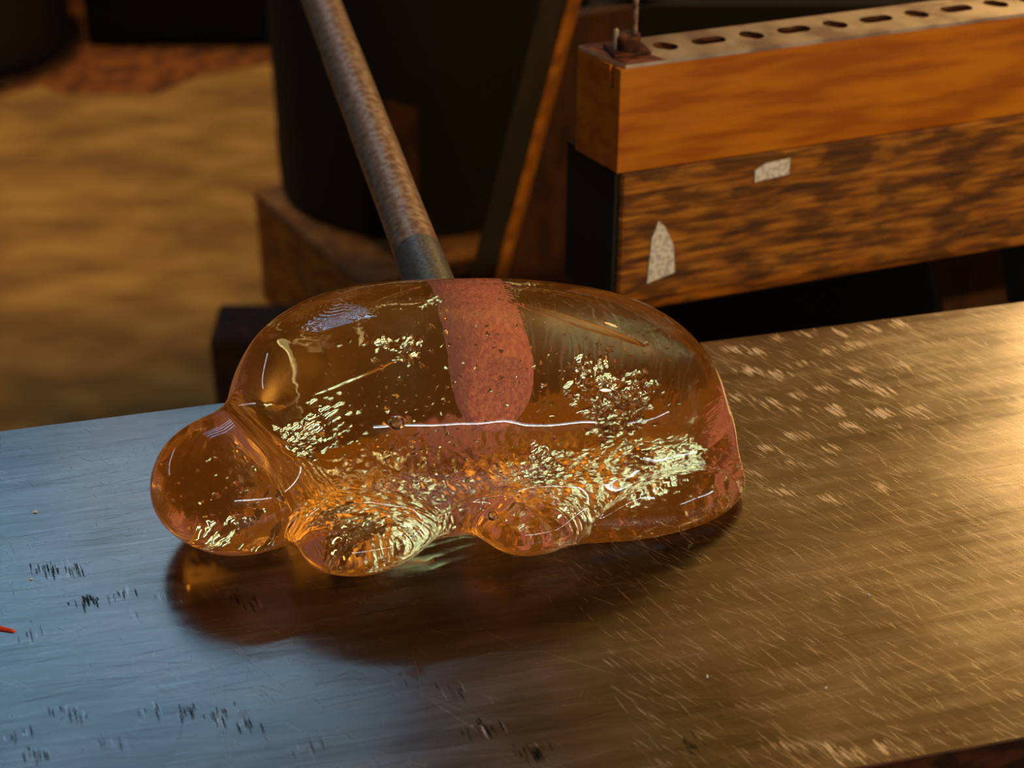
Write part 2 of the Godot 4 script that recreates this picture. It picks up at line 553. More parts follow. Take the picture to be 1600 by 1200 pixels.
func steel_face() -> StandardMaterial3D:
	var W := 2048
	var H := 983
	var n := W * H
	var shade := PackedFloat32Array()      # lightness
	var rough := PackedFloat32Array()
	var high := PackedFloat32Array()
	shade.resize(n)
	rough.resize(n)
	high.resize(n)
	shade.fill(0.0)
	rough.fill(0.0)
	high.fill(0.0)
	var px := USPAN / W
	var r := RandomNumberGenerator.new()
	r.seed = 11
	var stroke := func(u: float, w: float, du: float, dw: float, len_m: float, wide: int, ds: float, dr: float, dh: float) -> void:
		var steps := int(len_m / px)
		var l := sqrt(du * du + dw * dw)
		var x := (u - U0) / px
		var y := (w - W0) / px
		for i in steps:
			var f := sin(PI * (i + 0.5) / steps)
			for k in wide:
				var ix := int(x + du / l * i + (k if absf(dw) > absf(du) else 0))
				var iy := int(y + dw / l * i + (k if absf(dw) <= absf(du) else 0))
				if ix >= 0 and iy >= 0 and ix < W and iy < H:
					var q := iy * W + ix
					shade[q] += ds * f
					rough[q] += dr * f
					high[q] += dh * f
	# fine brushing along the plate, and the longer swirls from years of rolling
	for i in 5200:
		var a := r.randfn(0.0, 0.10)
		stroke.call(r.randf_range(U0, U0 + USPAN), r.randf_range(W0, W0 + WSPAN), cos(a), sin(a), r.randf_range(0.01, 0.06), 1, r.randf_range(-0.09, 0.08), r.randf_range(-0.04, 0.07), r.randf_range(-0.15, 0.15))
	for i in 11000:
		var u := r.randf_range(0.0, U0 + USPAN)
		var a := r.randfn(1.05, 0.16)
		stroke.call(u, r.randf_range(W0, W0 + WSPAN), cos(a), sin(a), r.randf_range(0.003, 0.018), 1, r.randf_range(-0.06, 0.12) + (0.24 if i % 5 == 0 else 0.0), r.randf_range(-0.02, 0.10) + (0.2 if i % 5 == 0 else 0.0), r.randf_range(-0.25, 0.25))
	for i in 1800:
		var a := r.randfn(1.0, 0.5)
		stroke.call(r.randf_range(U0, 0.05), r.randf_range(W0, W0 + WSPAN), cos(a), sin(a), r.randf_range(0.003, 0.02), 1, r.randf_range(-0.06, 0.08), r.randf_range(0.0, 0.07), r.randf_range(-0.2, 0.2))
	# grinder chatter on the right: short parallel scores, their glint painted as lighter steel
	var right := [0.1445, -0.0686, 10, 0.1577, -0.0634, 10, 0.1485, -0.0466, 12, 0.1606, -0.0391, 12, 0.1782, -0.0463, 6, 0.2007, -0.021, 14, 0.2089, -0.01, 10, 0.2032, -0.0357, 6, 0.132, -0.023, 7, 0.1465, -0.0133, 9, 0.1641, -0.0167, 7, 0.1815, -0.019, 9, 0.1772, 0.0003, 12, 0.1997, 0.0087, 12, 0.178, 0.0159, 10, 0.1542, -0.0052, 6, 0.1488, 0.018, 8, 0.1318, 0.0258, 8, 0.1637, 0.0333, 7, 0.1146, 0.0446, 6, 0.1394, 0.042, 6, 0.2319, -0.0322, 6, 0.22, 0.0104, 8, 0.173, -0.0738, 8, 0.1926, -0.0749, 8, 0.2107, -0.072, 8, 0.2306, -0.0731, 9, 0.2468, -0.0743, 9, 0.2124, -0.0575, 8, 0.1958, -0.0544, 7, 0.1244, 0.0635, 8, 0.1469, 0.0742, 7, 0.1726, 0.0694, 6, 0.0793, 0.2326, 7, 0.0867, 0.238, 7, 0.1029, 0.2363, 8, 0.0647, 0.2273, 5]
	for i in range(0, right.size(), 3):
		var s: float = right[i + 2]
		for k in int(s * 1.6):
			var along := r.randfn(0.0, 0.0028)
			stroke.call(right[i] - 0.004 + along + r.randfn(0, 0.001), right[i + 1] - 0.004 + r.randfn(0.0, 0.0016), 0.36, 0.93, r.randf_range(0.004, 0.011), 1 + r.randi() % 2, 0.055 * s, 0.034 * s, 0.6)
	# and the darker upright chatter on the left
	var left := [-0.2352, 0.0398, 7, -0.228, 0.0405, 7, -0.2208, 0.0441, 9, -0.2156, 0.0679, 9, -0.1999, 0.067, 7, -0.2377, 0.085, 5, -0.2267, 0.1373, 5, -0.1889, 0.1463, 5, -0.176, 0.1513, 6, -0.1604, 0.155, 9, -0.1531, 0.1625, 7, -0.2203, 0.1427, 4, -0.236, 0.1617, 7, -0.195, 0.0841, 3, -0.1801, 0.0717, 3, -0.1673, 0.0747, 3, -0.1437, 0.0849, 6, -0.1531, 0.078, 4, -0.0665, 0.1633, 6, -0.0582, 0.1888, 9, -0.0407, 0.2061, 10, 0.0239, 0.2176, 6, -0.081, 0.1517, 3, -0.1292, 0.1833, 4, -0.2475, 0.1478, 6, -0.2054, 0.1615, 4]
	for i in range(0, left.size(), 3):
		var s: float = left[i + 2]
		for k in int(s * 1.9):
			var dark := -1.0 if r.randf() < 0.75 else 0.8
			stroke.call(left[i] + r.randfn(0.0, 0.0035), left[i + 1] - 0.003 + r.randfn(0.0, 0.0018), 0.14, 1.0, r.randf_range(0.003, 0.011), 1 + r.randi() % 2, dark * 0.036 * s, 0.014 * s, -0.3 * signf(dark))
	# single long scratches
	for i in 60:
		var a := r.randf_range(-0.4, 1.7)
		stroke.call(r.randf_range(U0, U0 + USPAN), r.randf_range(W0, W0 + WSPAN), cos(a), sin(a), r.randf_range(0.02, 0.09), 1, r.randf_range(0.05, 0.14), 0.08, 0.6)
	var broad := FastNoiseLite.new()
	broad.seed = 5
	broad.frequency = 0.004
	broad.fractal_octaves = 4
	var streak := FastNoiseLite.new()
	streak.seed = 9
	streak.frequency = 0.02
	streak.fractal_octaves = 3
	var ba := PackedByteArray()
	ba.resize(n * 3)
	var br := PackedByteArray()
	br.resize(n)
	var bh := PackedByteArray()
	bh.resize(n)
	var q := 0
	for y in H:
		for x in W:
			var b := broad.get_noise_2d(x * 0.7, y * 1.2)
			var s := streak.get_noise_2d(x * 0.12, y * 1.6)
			var v := clampf(0.46 + 0.10 * b + 0.05 * s + shade[q], 0.12, 0.95)
			ba[q * 3] = int(v * 255.0)
			ba[q * 3 + 1] = int(v * 250.0)
			ba[q * 3 + 2] = int(v * 244.0)
			br[q] = int(clampf(0.225 + 0.07 * b + 0.05 * s + rough[q], 0.08, 0.8) * 255.0)
			bh[q] = int(clampf(0.5 + 0.10 * high[q] + 0.05 * s, 0.0, 1.0) * 255.0)
			q += 1
	var m := StandardMaterial3D.new()
	m.metallic = 1.0
	m.roughness = 1.0
	m.albedo_texture = ImageTexture.create_from_image(Image.create_from_data(W, H, false, Image.FORMAT_RGB8, ba))
	m.roughness_texture = ImageTexture.create_from_image(Image.create_from_data(W, H, false, Image.FORMAT_L8, br))
	m.roughness_texture_channel = BaseMaterial3D.TEXTURE_CHANNEL_RED
	m.heightmap_enabled = true
	m.heightmap_texture = ImageTexture.create_from_image(Image.create_from_data(W, H, false, Image.FORMAT_L8, bh))
	m.heightmap_scale = 0.012
	return m


# ------------------------------------------------------------------ the hot glass
# worked out in the marver's own axes: u along it, h above its face, w towards the viewer

const CELL := 0.0013
var blob := [Vector3(0.048, 0.0063, 0.0569), Vector3(0.0531, 0.0168, 0.0268), Vector3(-0.1378, 0.0296, 0.0334), Vector3(0.0426, 0.0325, 0.0375), Vector3(-0.087, 0.0145, 0.0725), Vector3(0.029, 0.0145, 0.0165), Vector3(-0.009, 0.0135, 0.0752), Vector3(0.0225, 0.0135, 0.0172)]
var blend := [0.03, 0.012, 0.013, 0.012]
var lumps := FastNoiseLite.new()
var chill := FastNoiseLite.new()

func dome(p: Vector3) -> float:
	var up := p.y > 0.032
	var yh := (p.y - 0.032) / (0.0657 if up else 0.04)
	var tp := 1.0 - 0.095 * yh
	var x := (p.x + 0.0184 + 0.00363 * yh) / (0.1243 * tp)
	var y := absf(yh) / (1.0 - (0.238 if up else 0.119) * x)
	var z := absf(p.z - 0.0075 - 0.0002 * x) / (0.067 * tp)
	var g := pow(pow(y, 2.4261) + pow(z, 2.4261) + 1e-9, 1.119)
	return pow(pow(absf(x), 2.7148) + g, 0.36835) - 1.0

func field(p: Vector3) -> float:
	var f := dome(p)
	var e := 4e-4
	var g := Vector3(dome(p + Vector3(e, 0, 0)) - f, dome(p + Vector3(0, e, 0)) - f, dome(p + Vector3(0, 0, e)) - f) / e
	var d := f / maxf(g.length(), 3.0)
	for i in 4:
		var c: Vector3 = blob[i * 2]
		var r: Vector3 = blob[i * 2 + 1]
		var q := p - c
		var k0 := (q / r).length()
		var k1 := (q / (r * r)).length() + 1e-9
		var e1 := k0 * (k0 - 1.0) / k1
		var k: float = blend[i]
		var h := clampf(0.5 + 0.5 * (e1 - d) / k, 0.0, 1.0)
		d = e1 * (1.0 - h) + d * h - k * h * (1.0 - h)
	# slow lumps in the skin, and the chill ripples of the underside
	d += lumps.get_noise_3dv(p * 1000.0) * 0.0004
	# rings left by the cold steel on the two lobes, and ripples all over the underside
	for c in [Vector2(-0.084, 0.083), Vector2(-0.007, 0.086)]:
		var q := Vector2(p.x - c.x, (p.z - c.y) * 1.1 + p.y * 0.9)
		var l := q.length()
		d += 0.00009 * cos(l * 2300.0) * exp(-l * l / 0.00022)
	# creases where the body folds down over its foot: an arch between the lobes, and one to the right
	if p.z > 0.035:
		var m1 := (p.x + 0.029) / 0.021
		if absf(m1) < 1.25:
			var c1 := (p.y - 0.032 + 0.0065 * m1 * m1) / 0.0017
			d += 0.0008 * exp(-c1 * c1) * smoothstep(1.25, 0.9, absf(m1))
		var m2 := (p.x - 0.058) / 0.036
		if absf(m2) < 1.2:
			var c2 := (p.y - 0.029 + 0.012 * m2 * m2) / 0.0017
			d += 0.0008 * exp(-c2 * c2) * smoothstep(1.2, 0.85, absf(m2))
	var ripple := 0.0008 + 0.0007 * chill.get_noise_3d(p.x * 1000.0, 0.0, p.z * 620.0)
	ripple += 0.00022 * sin(p.x * 1700.0 + 2.0 * sin(p.z * 90.0)) * smoothstep(-0.10, -0.125, p.x)
	return maxf(d, ripple - p.y)

func normal_at(p: Vector3) -> Vector3:
	var e := 2.5e-4
	return Vector3(field(p + Vector3(e, 0, 0)) - field(p - Vector3(e, 0, 0)), field(p + Vector3(0, e, 0)) - field(p - Vector3(0, e, 0)), field(p + Vector3(0, 0, e)) - field(p - Vector3(0, 0, e))).normalized()

func glass() -> void:
	lumps.seed = 4
	lumps.frequency = 0.022
	lumps.fractal_octaves = 2
	chill.seed = 12
	chill.frequency = 0.16
	chill.fractal_octaves = 2
	var t := thing("molten_glass", "lump of clear amber hot glass slumped on the steel plate", "glass", Vector3(0, TOP, 0), yaw)
	var clear := mat(Color(1.0, 0.60, 0.17, 0.0), 0.0)
	clear.albedo_color = Color(1.0, 0.64, 0.22, 0.0).linear_to_srgb()
	clear.albedo_color.a = 0.0
	clear.refraction_enabled = true
	clear.refraction_scale = 0.05
	clear.transparency = BaseMaterial3D.TRANSPARENCY_ALPHA
	# orange heat glow of the glass, raised to brighten and deepen its amber
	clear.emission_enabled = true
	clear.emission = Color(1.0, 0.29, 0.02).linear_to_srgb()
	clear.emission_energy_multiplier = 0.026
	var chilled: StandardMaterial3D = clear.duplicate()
	chilled.uv1_triplanar = true
	chilled.uv1_scale = Vector3(26, 26, 26)
	chilled.heightmap_enabled = true
	chilled.heightmap_texture = noise_tex(0.02, 31, null, 512)
	chilled.heightmap_scale = 0.014
	var mesh := nets(Vector3(-0.186, -0.001, -0.066), Vector3(0.122, 0.104, 0.112))
	var o := MeshInstance3D.new()
	o.name = "body"
	o.mesh = mesh
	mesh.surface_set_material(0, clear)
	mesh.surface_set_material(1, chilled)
	t.add_child(o)
	# seeds: tiny air bubbles (their faces look inwards, into the air)
	var air: StandardMaterial3D = clear.duplicate()
	air.albedo_color = Color(1, 1, 1, 0)
	air.emission_enabled = false
	var st := tool()
	var made := 0
	while made < 360:
		var p := Vector3(rng.randf_range(-0.17, 0.10), rng.randf_range(0.008, 0.092), rng.randf_range(-0.05, 0.1))
		if field(p) < -0.004:
			bubble(st, p, rng.randf_range(0.0003, 0.0006) + (0.0005 if made % 7 == 0 else 0.0), 8)
			made += 1
	made = 0
	while made < 90:  # extra bubbles under the top rim, added for its glints
		var p := Vector3(rng.randf_range(-0.11, 0.07), rng.randf_range(0.075, 0.1), rng.randf_range(-0.045, 0.02))
		var f := field(p)
		if f < -0.0012 and f > -0.005:
			bubble(st, p, rng.randf_range(0.0003, 0.0008), 8)
			made += 1
	var s := obj("seed_bubbles", st, air, t)
	s.set_meta("kind", "stuff")
	for b in [[Vector3(-0.0685, 0.074, 0.066), 0.0042], [Vector3(0.024, 0.072, 0.052), 0.0032], [Vector3(-0.062, 0.064, 0.05), 0.0026], [Vector3(-0.028, 0.025, 0.08), 0.0028]]:
		st = tool()
		bubble(st, b[0], b[1], 16)
		obj("bubble", st, air, t)
	# long flat air ribbons added, tilted to mirror the tube lights
	for q in [[Vector3(0.028, 0.066, 0.006), Vector3(0.9, -0.22, 0.36), 0.034, 0.0028], [Vector3(0.020, 0.078, -0.012), Vector3(0.93, -0.2, 0.2), 0.028, 0.0020], [Vector3(0.045, 0.072, 0.0), Vector3(0.9, -0.3, 0.3), 0.016, 0.0014], [Vector3(-0.062, 0.076, -0.012), Vector3(0.93, 0.15, -0.3), 0.022, 0.0016], [Vector3(-0.078, 0.060, 0.012), Vector3(0.95, 0.1, -0.2), 0.020, 0.0010]]:
		var ax: Vector3 = q[1].normalized()
		var nz := ax.cross(Vector3(-0.09, 0.99, 0.06)).normalized()
		st = tool()
		blister(st, q[0], Basis(ax * q[2], nz.cross(ax) * 0.00028, nz * q[3]), Basis(ax, nz.cross(ax), nz), 0.0, 0.0, 0.10)
		obj("glint_ribbon", st, air, t)
	for f in [[Vector3(0.0415, 0.0372, 0.026), Vector3(-0.054, 0.984, 0.172), 0.015, 0.013, 190], [Vector3(0.0295, 0.0382, 0.0074), Vector3(-0.093, 0.996, 0.017), 0.008, 0.007, 30], [Vector3(0.0475, 0.024, 0.05), Vector3(0.08, 0.96, 0.2), 0.007, 0.008, 40], [Vector3(0.0027, 0.026, 0.0409), Vector3(-0.095, 0.971, 0.218), 0.008, 0.016, 150], [Vector3(-0.0982, 0.0403, 0.0141), Vector3(-0.363, 0.931, 0.041), 0.016, 0.015, 110], [Vector3(-0.0878, 0.013, 0.063), Vector3(-0.253, 0.965, -0.064), 0.011, 0.008, 60], [Vector3(-0.0955, 0.0064, 0.0621), Vector3(-0.333, 0.934, -0.132), 0.010, 0.008, 50], [Vector3(-0.0958, 0.014, 0.0489), Vector3(-0.368, 0.929, -0.035), 0.011, 0.008, 50], [Vector3(-0.0967, 0.0123, 0.0679), Vector3(-0.602, 0.798, -0.043), 0.008, 0.008, 50], [Vector3(-0.1481, 0.0149, 0.0387), Vector3(-0.376, 0.915, 0.145), 0.022, 0.006, 40], [Vector3(-0.132, 0.0109, 0.040), Vector3(-0.485, 0.857, 0.176), 0.016, 0.006, 24], [Vector3(-0.052, 0.056, -0.0038), Vector3(-0.12, 0.99, -0.077), 0.014, 0.006, 30], [Vector3(-0.0334, 0.0556, -0.0232), Vector3(-0.123, 0.972, -0.202), 0.016, 0.005, 20]]:
		glint_blisters(f[0], f[1], f[2], f[3], f[4], air, t)
	# finer, looser blisters added through the body for golden glitter
	for f in [[Vector3(-0.065, 0.046, 0.03), 0.040, 0.030, 170], [Vector3(0.03, 0.045, 0.02), 0.045, 0.030, 170], [Vector3(-0.02, 0.030, 0.055), 0.060, 0.016, 150], [Vector3(-0.03, 0.070, -0.005), 0.060, 0.022, 110], [Vector3(-0.142, 0.024, 0.035), 0.026, 0.026, 70]]:
		glint_blisters(f[0], Vector3(-0.1, 0.98, 0.08), f[1], f[2], f[3], air, t, 0.16, 0.0015, 0.008)


# one flat air blister: its stretched axes, its plain axes, how ragged its outline, how domed its faces
func blister(st: SurfaceTool, p: Vector3, big: Basis, b: Basis, ragged: float, bump: float, domed: float) -> void:
	var rows := 6
	var sides := 16
	for i in rows:
		for k in sides:
			var v := []
			var nn := []
			for a in [[i, k], [i, k + 1], [i + 1, k + 1], [i + 1, k]]:
				var la: float = -PI / 2 + PI * a[0] / rows
				var lo: float = TAU * a[1] / sides
				var rag := 1.0 + ragged * (0.3 * sin(lo * 3.0 + bump) + 0.2 * sin(lo * 5.0 - bump * 2.0))
				v.append(p + big * Vector3(cos(la) * cos(lo) * rag, sin(la), cos(la) * sin(lo) * rag))
				nn.append(-(b * Vector3(cos(la) * cos(lo) * domed, sin(la), cos(la) * sin(lo) * domed)).normalized())
			for j in [0, 2, 1, 0, 3, 2]:
				st.set_normal(nn[j])
				st.add_vertex(v[j])


# a patch of flat air blisters added and tilted to make glints: centre, plane, half extents, how many
func glint_blisters(c: Vector3, n: Vector3, eu: float, ew: float, count: int, air: Material, t: Node3D, tilt := 0.025, most := 0.0036, thick := 0.0012) -> void:
	var st := tool()
	n = n.normalized()
	var made := 0
	var tries := 0
	while made < count and tries < 900:
		tries += 1
		var p := c + Basis(Quaternion(Vector3.UP, n)) * Vector3(rng.randfn(0, 0.5) * eu, rng.randfn(0, thick), rng.randfn(0, 0.5) * ew)
		if field(p) > -0.004:
			continue
		made += 1
		var m := (n + Vector3(rng.randfn(0, tilt), 0, rng.randfn(0, tilt))).normalized()
		var b := Basis(Quaternion(Vector3.UP, m)) * Basis(Vector3.UP, rng.randf() * TAU)
		var r := rng.randf_range(0.22, 1.0) * most
		var sx := rng.randf_range(0.5, 1.0)
		blister(st, p, Basis(b.x * r * sx, b.y * r * 0.055, b.z * r), b, 1.0, rng.randf() * TAU, 0.09)
	var o := obj("glint_blisters", st, air, t)
	o.set_meta("kind", "stuff")


func bubble(st: SurfaceTool, c: Vector3, r: float, sides: int) -> void:
	var rows := sides / 2
	for i in rows:
		for k in sides:
			var p := []
			for a in [[i, k], [i, k + 1], [i + 1, k + 1], [i + 1, k]]:
				var la: float = -PI / 2 + PI * a[0] / rows
				var lo: float = TAU * a[1] / sides
				p.append(Vector3(cos(la) * cos(lo), sin(la) * 0.8, cos(la) * sin(lo)))
			for j in [0, 2, 1, 0, 3, 2]:
				st.set_normal(-p[j].normalized())
				st.add_vertex(c + p[j] * r)


# surface nets over the field
func nets(lo: Vector3, hi: Vector3) -> ArrayMesh:
	var nx := int((hi.x - lo.x) / CELL) + 1
	var ny := int((hi.y - lo.y) / CELL) + 1
	var nz := int((hi.z - lo.z) / CELL) + 1
	# coarse pass first: only cells near the surface are worked out finely
	var val := PackedFloat32Array()
	val.resize(nx * ny * nz)
	val.fill(1.0)
	var S := 6
	for k0 in range(0, nz, S):
		for j0 in range(0, ny, S):
			for i0 in range(0, nx, S):
				var mid := lo + Vector3(i0 + S / 2.0, j0 + S / 2.0, k0 + S / 2.0) * CELL
				var f := field(mid)
				if absf(f) > CELL * S * 1.5:
					if f < 0:
						for k in range(k0, mini(k0 + S, nz)):
							for j in range(j0, mini(j0 + S, ny)):
								for i in range(i0, mini(i0 + S, nx)):
									val[(k * ny + j) * nx + i] = -1.0
					continue
				for k in range(k0, mini(k0 + S, nz)):
					for j in range(j0, mini(j0 + S, ny)):
						for i in range(i0, mini(i0 + S, nx)):
							val[(k * ny + j) * nx + i] = field(lo + Vector3(i, j, k) * CELL)
	var at := {}
	var pos := PackedVector3Array()
	var corner := [0, 1, nx, nx + 1, nx * ny, nx * ny + 1, nx * ny + nx, nx * ny + nx + 1]
	var cpos := [Vector3(0, 0, 0), Vector3(1, 0, 0), Vector3(0, 1, 0), Vector3(1, 1, 0), Vector3(0, 0, 1), Vector3(1, 0, 1), Vector3(0, 1, 1), Vector3(1, 1, 1)]
	var edges := [[0, 1], [2, 3], [4, 5], [6, 7], [0, 2], [1, 3], [4, 6], [5, 7], [0, 4], [1, 5], [2, 6], [3, 7]]
	for k in nz - 1:
		for j in ny - 1:
			for i in nx - 1:
				var b := (k * ny + j) * nx + i
				var inside := 0
				for c in 8:
					if val[b + corner[c]] < 0.0:
						inside += 1
				if inside == 0 or inside == 8:
					continue
				var sum := Vector3.ZERO
				var cnt := 0
				for e in edges:
					var a: float = val[b + corner[e[0]]]
					var c: float = val[b + corner[e[1]]]
					if (a < 0.0) != (c < 0.0):
						sum += cpos[e[0]].lerp(cpos[e[1]], a / (a - c))
						cnt += 1
				at[b] = pos.size()
				pos.append(lo + (Vector3(i, j, k) + sum / cnt) * CELL)
	var nor := PackedVector3Array()
	nor.resize(pos.size())
	for i in pos.size():
		var n := normal_at(pos[i])
		pos[i] -= n * clampf(field(pos[i]), -CELL, CELL) * 0.9
		nor[i] = n
	var idx := [PackedInt32Array(), PackedInt32Array()]
	var step := [1, nx, nx * ny]
	for k in range(1, nz - 1):
		for j in range(1, ny - 1):
			for i in range(1, nx - 1):
				var b := (k * ny + j) * nx + i
				var a := val[b] < 0.0
				for ax in 3:
					if (val[b + step[ax]] < 0.0) == a:
						continue
					var s1: int = step[(ax + 1) % 3]
					var s2: int = step[(ax + 2) % 3]
					var v := [at[b], at[b - s1], at[b - s1 - s2], at[b - s2]]
					var order := [0, 2, 1, 0, 3, 2] if a else [0, 1, 2, 0, 2, 3]
					var under: int = 1 if nor[v[0]].y < -0.7 else 0
					for o in order:
						idx[under].append(v[o])
	var mesh := ArrayMesh.new()
	for s in 2:
		var arr := []
		arr.resize(Mesh.ARRAY_MAX)
		arr[Mesh.ARRAY_VERTEX] = pos
		arr[Mesh.ARRAY_NORMAL] = nor
		arr[Mesh.ARRAY_INDEX] = idx[s]
		mesh.add_surface_from_arrays(Mesh.PRIMITIVE_TRIANGLES, arr)
	return mesh


# ------------------------------------------------------------------ the blowpipe

func blowpipe() -> void:
	var d := Vector3(-0.2509, 0.0949, -0.9634).normalized()          # away from the glass
	var p0 := Vector3(-0.0474, 0.9554, -0.0937)                        # where it enters the glass
	var t := thing("blowpipe", "long worn steel blowpipe running back from the amber glass", "blowpipe", p0)
	var st := tool()
	var pts := []
	var rad := []
	for i in 40:
		pts.append(d * (-0.012 + 1.35 * i / 39.0))
		rad.append(0.0128 + 0.00012 * sin(i * 2.1))
	tube(st, pts, rad, 32)
	obj("pipe", st, M.pipe, t)
	st = tool()
	tube(st, [d * -0.05, d * 0.006, d * 0.0135, d * 0.016], [0.0133, 0.0133, 0.0131, 0.0127], 32, 0.006)
	obj("scale_collar", st, M.pipe_scale, t)
	st = tool()
	pts = []
	rad = []
	for i in 30:
		var f := i / 29.0
		pts.append(d * lerpf(-0.042, -0.108, f) + Vector3(0.003 + 0.006 * f, -0.004 * f, 0))
		rad.append((0.0172 + 0.0022 * f + 0.0005 * sin(i * 1.9) + 0.0003 * sin(i * 4.3)) * (1.0 if i < 28 else 0.94 if i < 29 else 0.84))
	tube(st, pts, rad, 28, 0.012)
	M.pipe_tip.emission_enabled = true          # hot head, its pink glow added to brighten it inside the amber
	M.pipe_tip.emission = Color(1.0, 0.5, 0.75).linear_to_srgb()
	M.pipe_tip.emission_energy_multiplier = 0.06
	obj("brightened_head", st, M.pipe_tip, t)


# ------------------------------------------------------------------ the bench on the right

func bench() -> void:
	var by := deg_to_rad(18.2)
	var F := Vector3(0.0643, 1.0081, -0.2389)          # front upper left corner of the rail
	# rail block: clean wood, its end cut slanting, a kerf for the strip's flange
	var rail := thing("rail_block", "clean orange wooden rail block topped by the slotted steel strip", "wooden block", F, by)
	var st := tool()
	var H := 0.0672
	var L := 0.85
	var sk := -0.0125
	var D := 0.040
	var k1 := 0.006          # kerf from the front
	var k2 := 0.010
	var kd := 0.014          # its depth
	hexa(st, [Vector3(sk, -H, -D), Vector3(L, -H, -D), Vector3(L, -H, 0), Vector3(0, -H, 0), Vector3(sk, -kd, -D), Vector3(L, -kd, -D), Vector3(L, -kd, 0), Vector3(0, -kd, 0)], 0.0)
	hexa(st, [Vector3(sk * k1 / D, -kd, -k1), Vector3(L, -kd, -k1), Vector3(L, -kd, 0), Vector3(0, -kd, 0), Vector3(sk * k1 / D, 0, -k1), Vector3(L, 0, -k1), Vector3(L, 0, 0), Vector3(0, 0, 0)], 0.0)
	for q in [[D, 0.031], [0.0125, k2]]:          # the channel under the strip's slots stays open
		hexa(st, [Vector3(sk * q[0] / D, -kd, -q[0]), Vector3(L, -kd, -q[0]), Vector3(L, -kd, -q[1]), Vector3(sk * q[1] / D, -kd, -q[1]), Vector3(sk * q[0] / D, 0, -q[0]), Vector3(L, 0, -q[0]), Vector3(L, 0, -q[1]), Vector3(sk * q[1] / D, 0, -q[1])], 0.0)
	hexa(st, [Vector3(sk * 0.031 / D, -kd, -0.031), Vector3(0.02, -kd, -0.031), Vector3(0.02, -kd, -0.0125), Vector3(sk * 0.0125 / D, -kd, -0.0125), Vector3(sk * 0.031 / D, 0, -0.031), Vector3(0.02, 0, -0.031), Vector3(0.02, 0, -0.0125), Vector3(sk * 0.0125 / D, 0, -0.0125)], 0.0)
	obj("block", st, M.wood_new, rail)

	# old beam beneath it
	var beam := thing("old_beam", "dirty old timber beam under the orange rail block", "beam", F + Basis(Vector3.UP, by) * Vector3(0.0, -H - 0.001, 0), by)
	st = tool()
	hexa(st, [Vector3(sk + 0.004, -0.1, -0.06), Vector3(L, -0.1, -0.06), Vector3(L, -0.1, 0.001), Vector3(0.003, -0.1, 0.001), Vector3(sk + 0.004, 0, -0.06), Vector3(L, 0, -0.06), Vector3(L, 0, 0.001), Vector3(0.003, 0, 0.001)], 0.0015)
	obj("timber", st, M.wood_old, beam)
	st = tool()
	hexa(st, [Vector3(sk + 0.001, -0.099, -0.058), Vector3(sk + 0.0035, -0.099, -0.058), Vector3(0.0025, -0.099, -0.002), Vector3(-0.0005, -0.099, -0.002), Vector3(sk + 0.001, -0.001, -0.058), Vector3(sk + 0.0035, -0.001, -0.058), Vector3(0.0025, -0.001, -0.002), Vector3(-0.0005, -0.001, -0.002)], 0.0)
	obj("charred_end", st, M.wood_char, beam)
	# scraps of old paper label stuck to the face
	for q in [[[Vector2(0.0225, -0.0795), Vector2(0.0415, -0.0745), Vector2(0.0395, -0.0545), Vector2(0.0335, -0.041), Vector2(0.0285, -0.0355), Vector2(0.0245, -0.047)]], [[Vector2(0.0930, -0.0185), Vector2(0.1165, -0.0165), Vector2(0.1165, -0.0055), Vector2(0.1000, -0.0065), Vector2(0.0925, -0.0105)]]]:
		st = tool()
		var front := []
		var back := []
		for v in q[0]:
			front.append(Vector3(v.x, v.y, 0.0019))
			back.append(Vector3(v.x, v.y, 0.0011))
		var mid := Vector3(q[0][0].x + 0.005, q[0][0].y + 0.01, 0.0015)
		face(st, front, mid)
		face(st, back, mid)
		for i in front.size():
			var j := (i + 1) % front.size()
			face(st, [front[i], front[j], back[j], back[i]], mid)
		obj("paper_scrap", st, M.paper, beam)

	# slotted strip with its flange, cut by CSG
	var strip := thing("slotted_strip", "slotted steel strip lying on the orange rail block", "metal strip", F + Basis(Vector3.UP, by) * Vector3(0, 0.0002, 0), by)
	var csg := CSGCombiner3D.new()
	csg.name = "strip"
	strip.add_child(csg)
	var poly := CSGPolygon3D.new()
	poly.polygon = PackedVector2Array([Vector2(0.0035, 0.001), Vector2(0.0035 + L - 0.01, 0.001), Vector2(0.0035 + L - 0.01, 0.0385), Vector2(-0.0125, 0.0385), Vector2(-0.0125, 0.036)])
	poly.depth = 0.0022
	poly.rotation.x = -PI / 2
	csg.add_child(poly)
	poly.position.y = 0.0022
	poly.material = M.zinc
	var fl := CSGBox3D.new()
	fl.size = Vector3(L - 0.012, 0.011, 0.0022)
	fl.position = Vector3(L / 2 + 0.001, -0.0055, -0.008)
	fl.material = M.zinc
	csg.add_child(fl)
	var hx := 0.0372
	for i in 26:
		var cut := CSGPolygon3D.new()
		cut.operation = CSGShape3D.OPERATION_SUBTRACTION
		var half := 0.0058 if i % 2 == 1 else 0.0028
		var pts := PackedVector2Array()
		var tilt := 0.0 if i % 2 == 1 else -0.75
		for k in 20:
			var a := TAU * k / 20.0
			var v := Vector2(cos(a) * 0.0052 + (half if cos(a) > 0 else -half), sin(a) * 0.0052)
			pts.append(v.rotated(tilt))
		cut.polygon = pts
		cut.depth = 0.01
		cut.rotation.x = -PI / 2
		cut.position = Vector3(hx, 0.006, -0.0215)
		cut.material = M.rust
		csg.add_child(cut)
		hx += 0.0285
	st = tool()
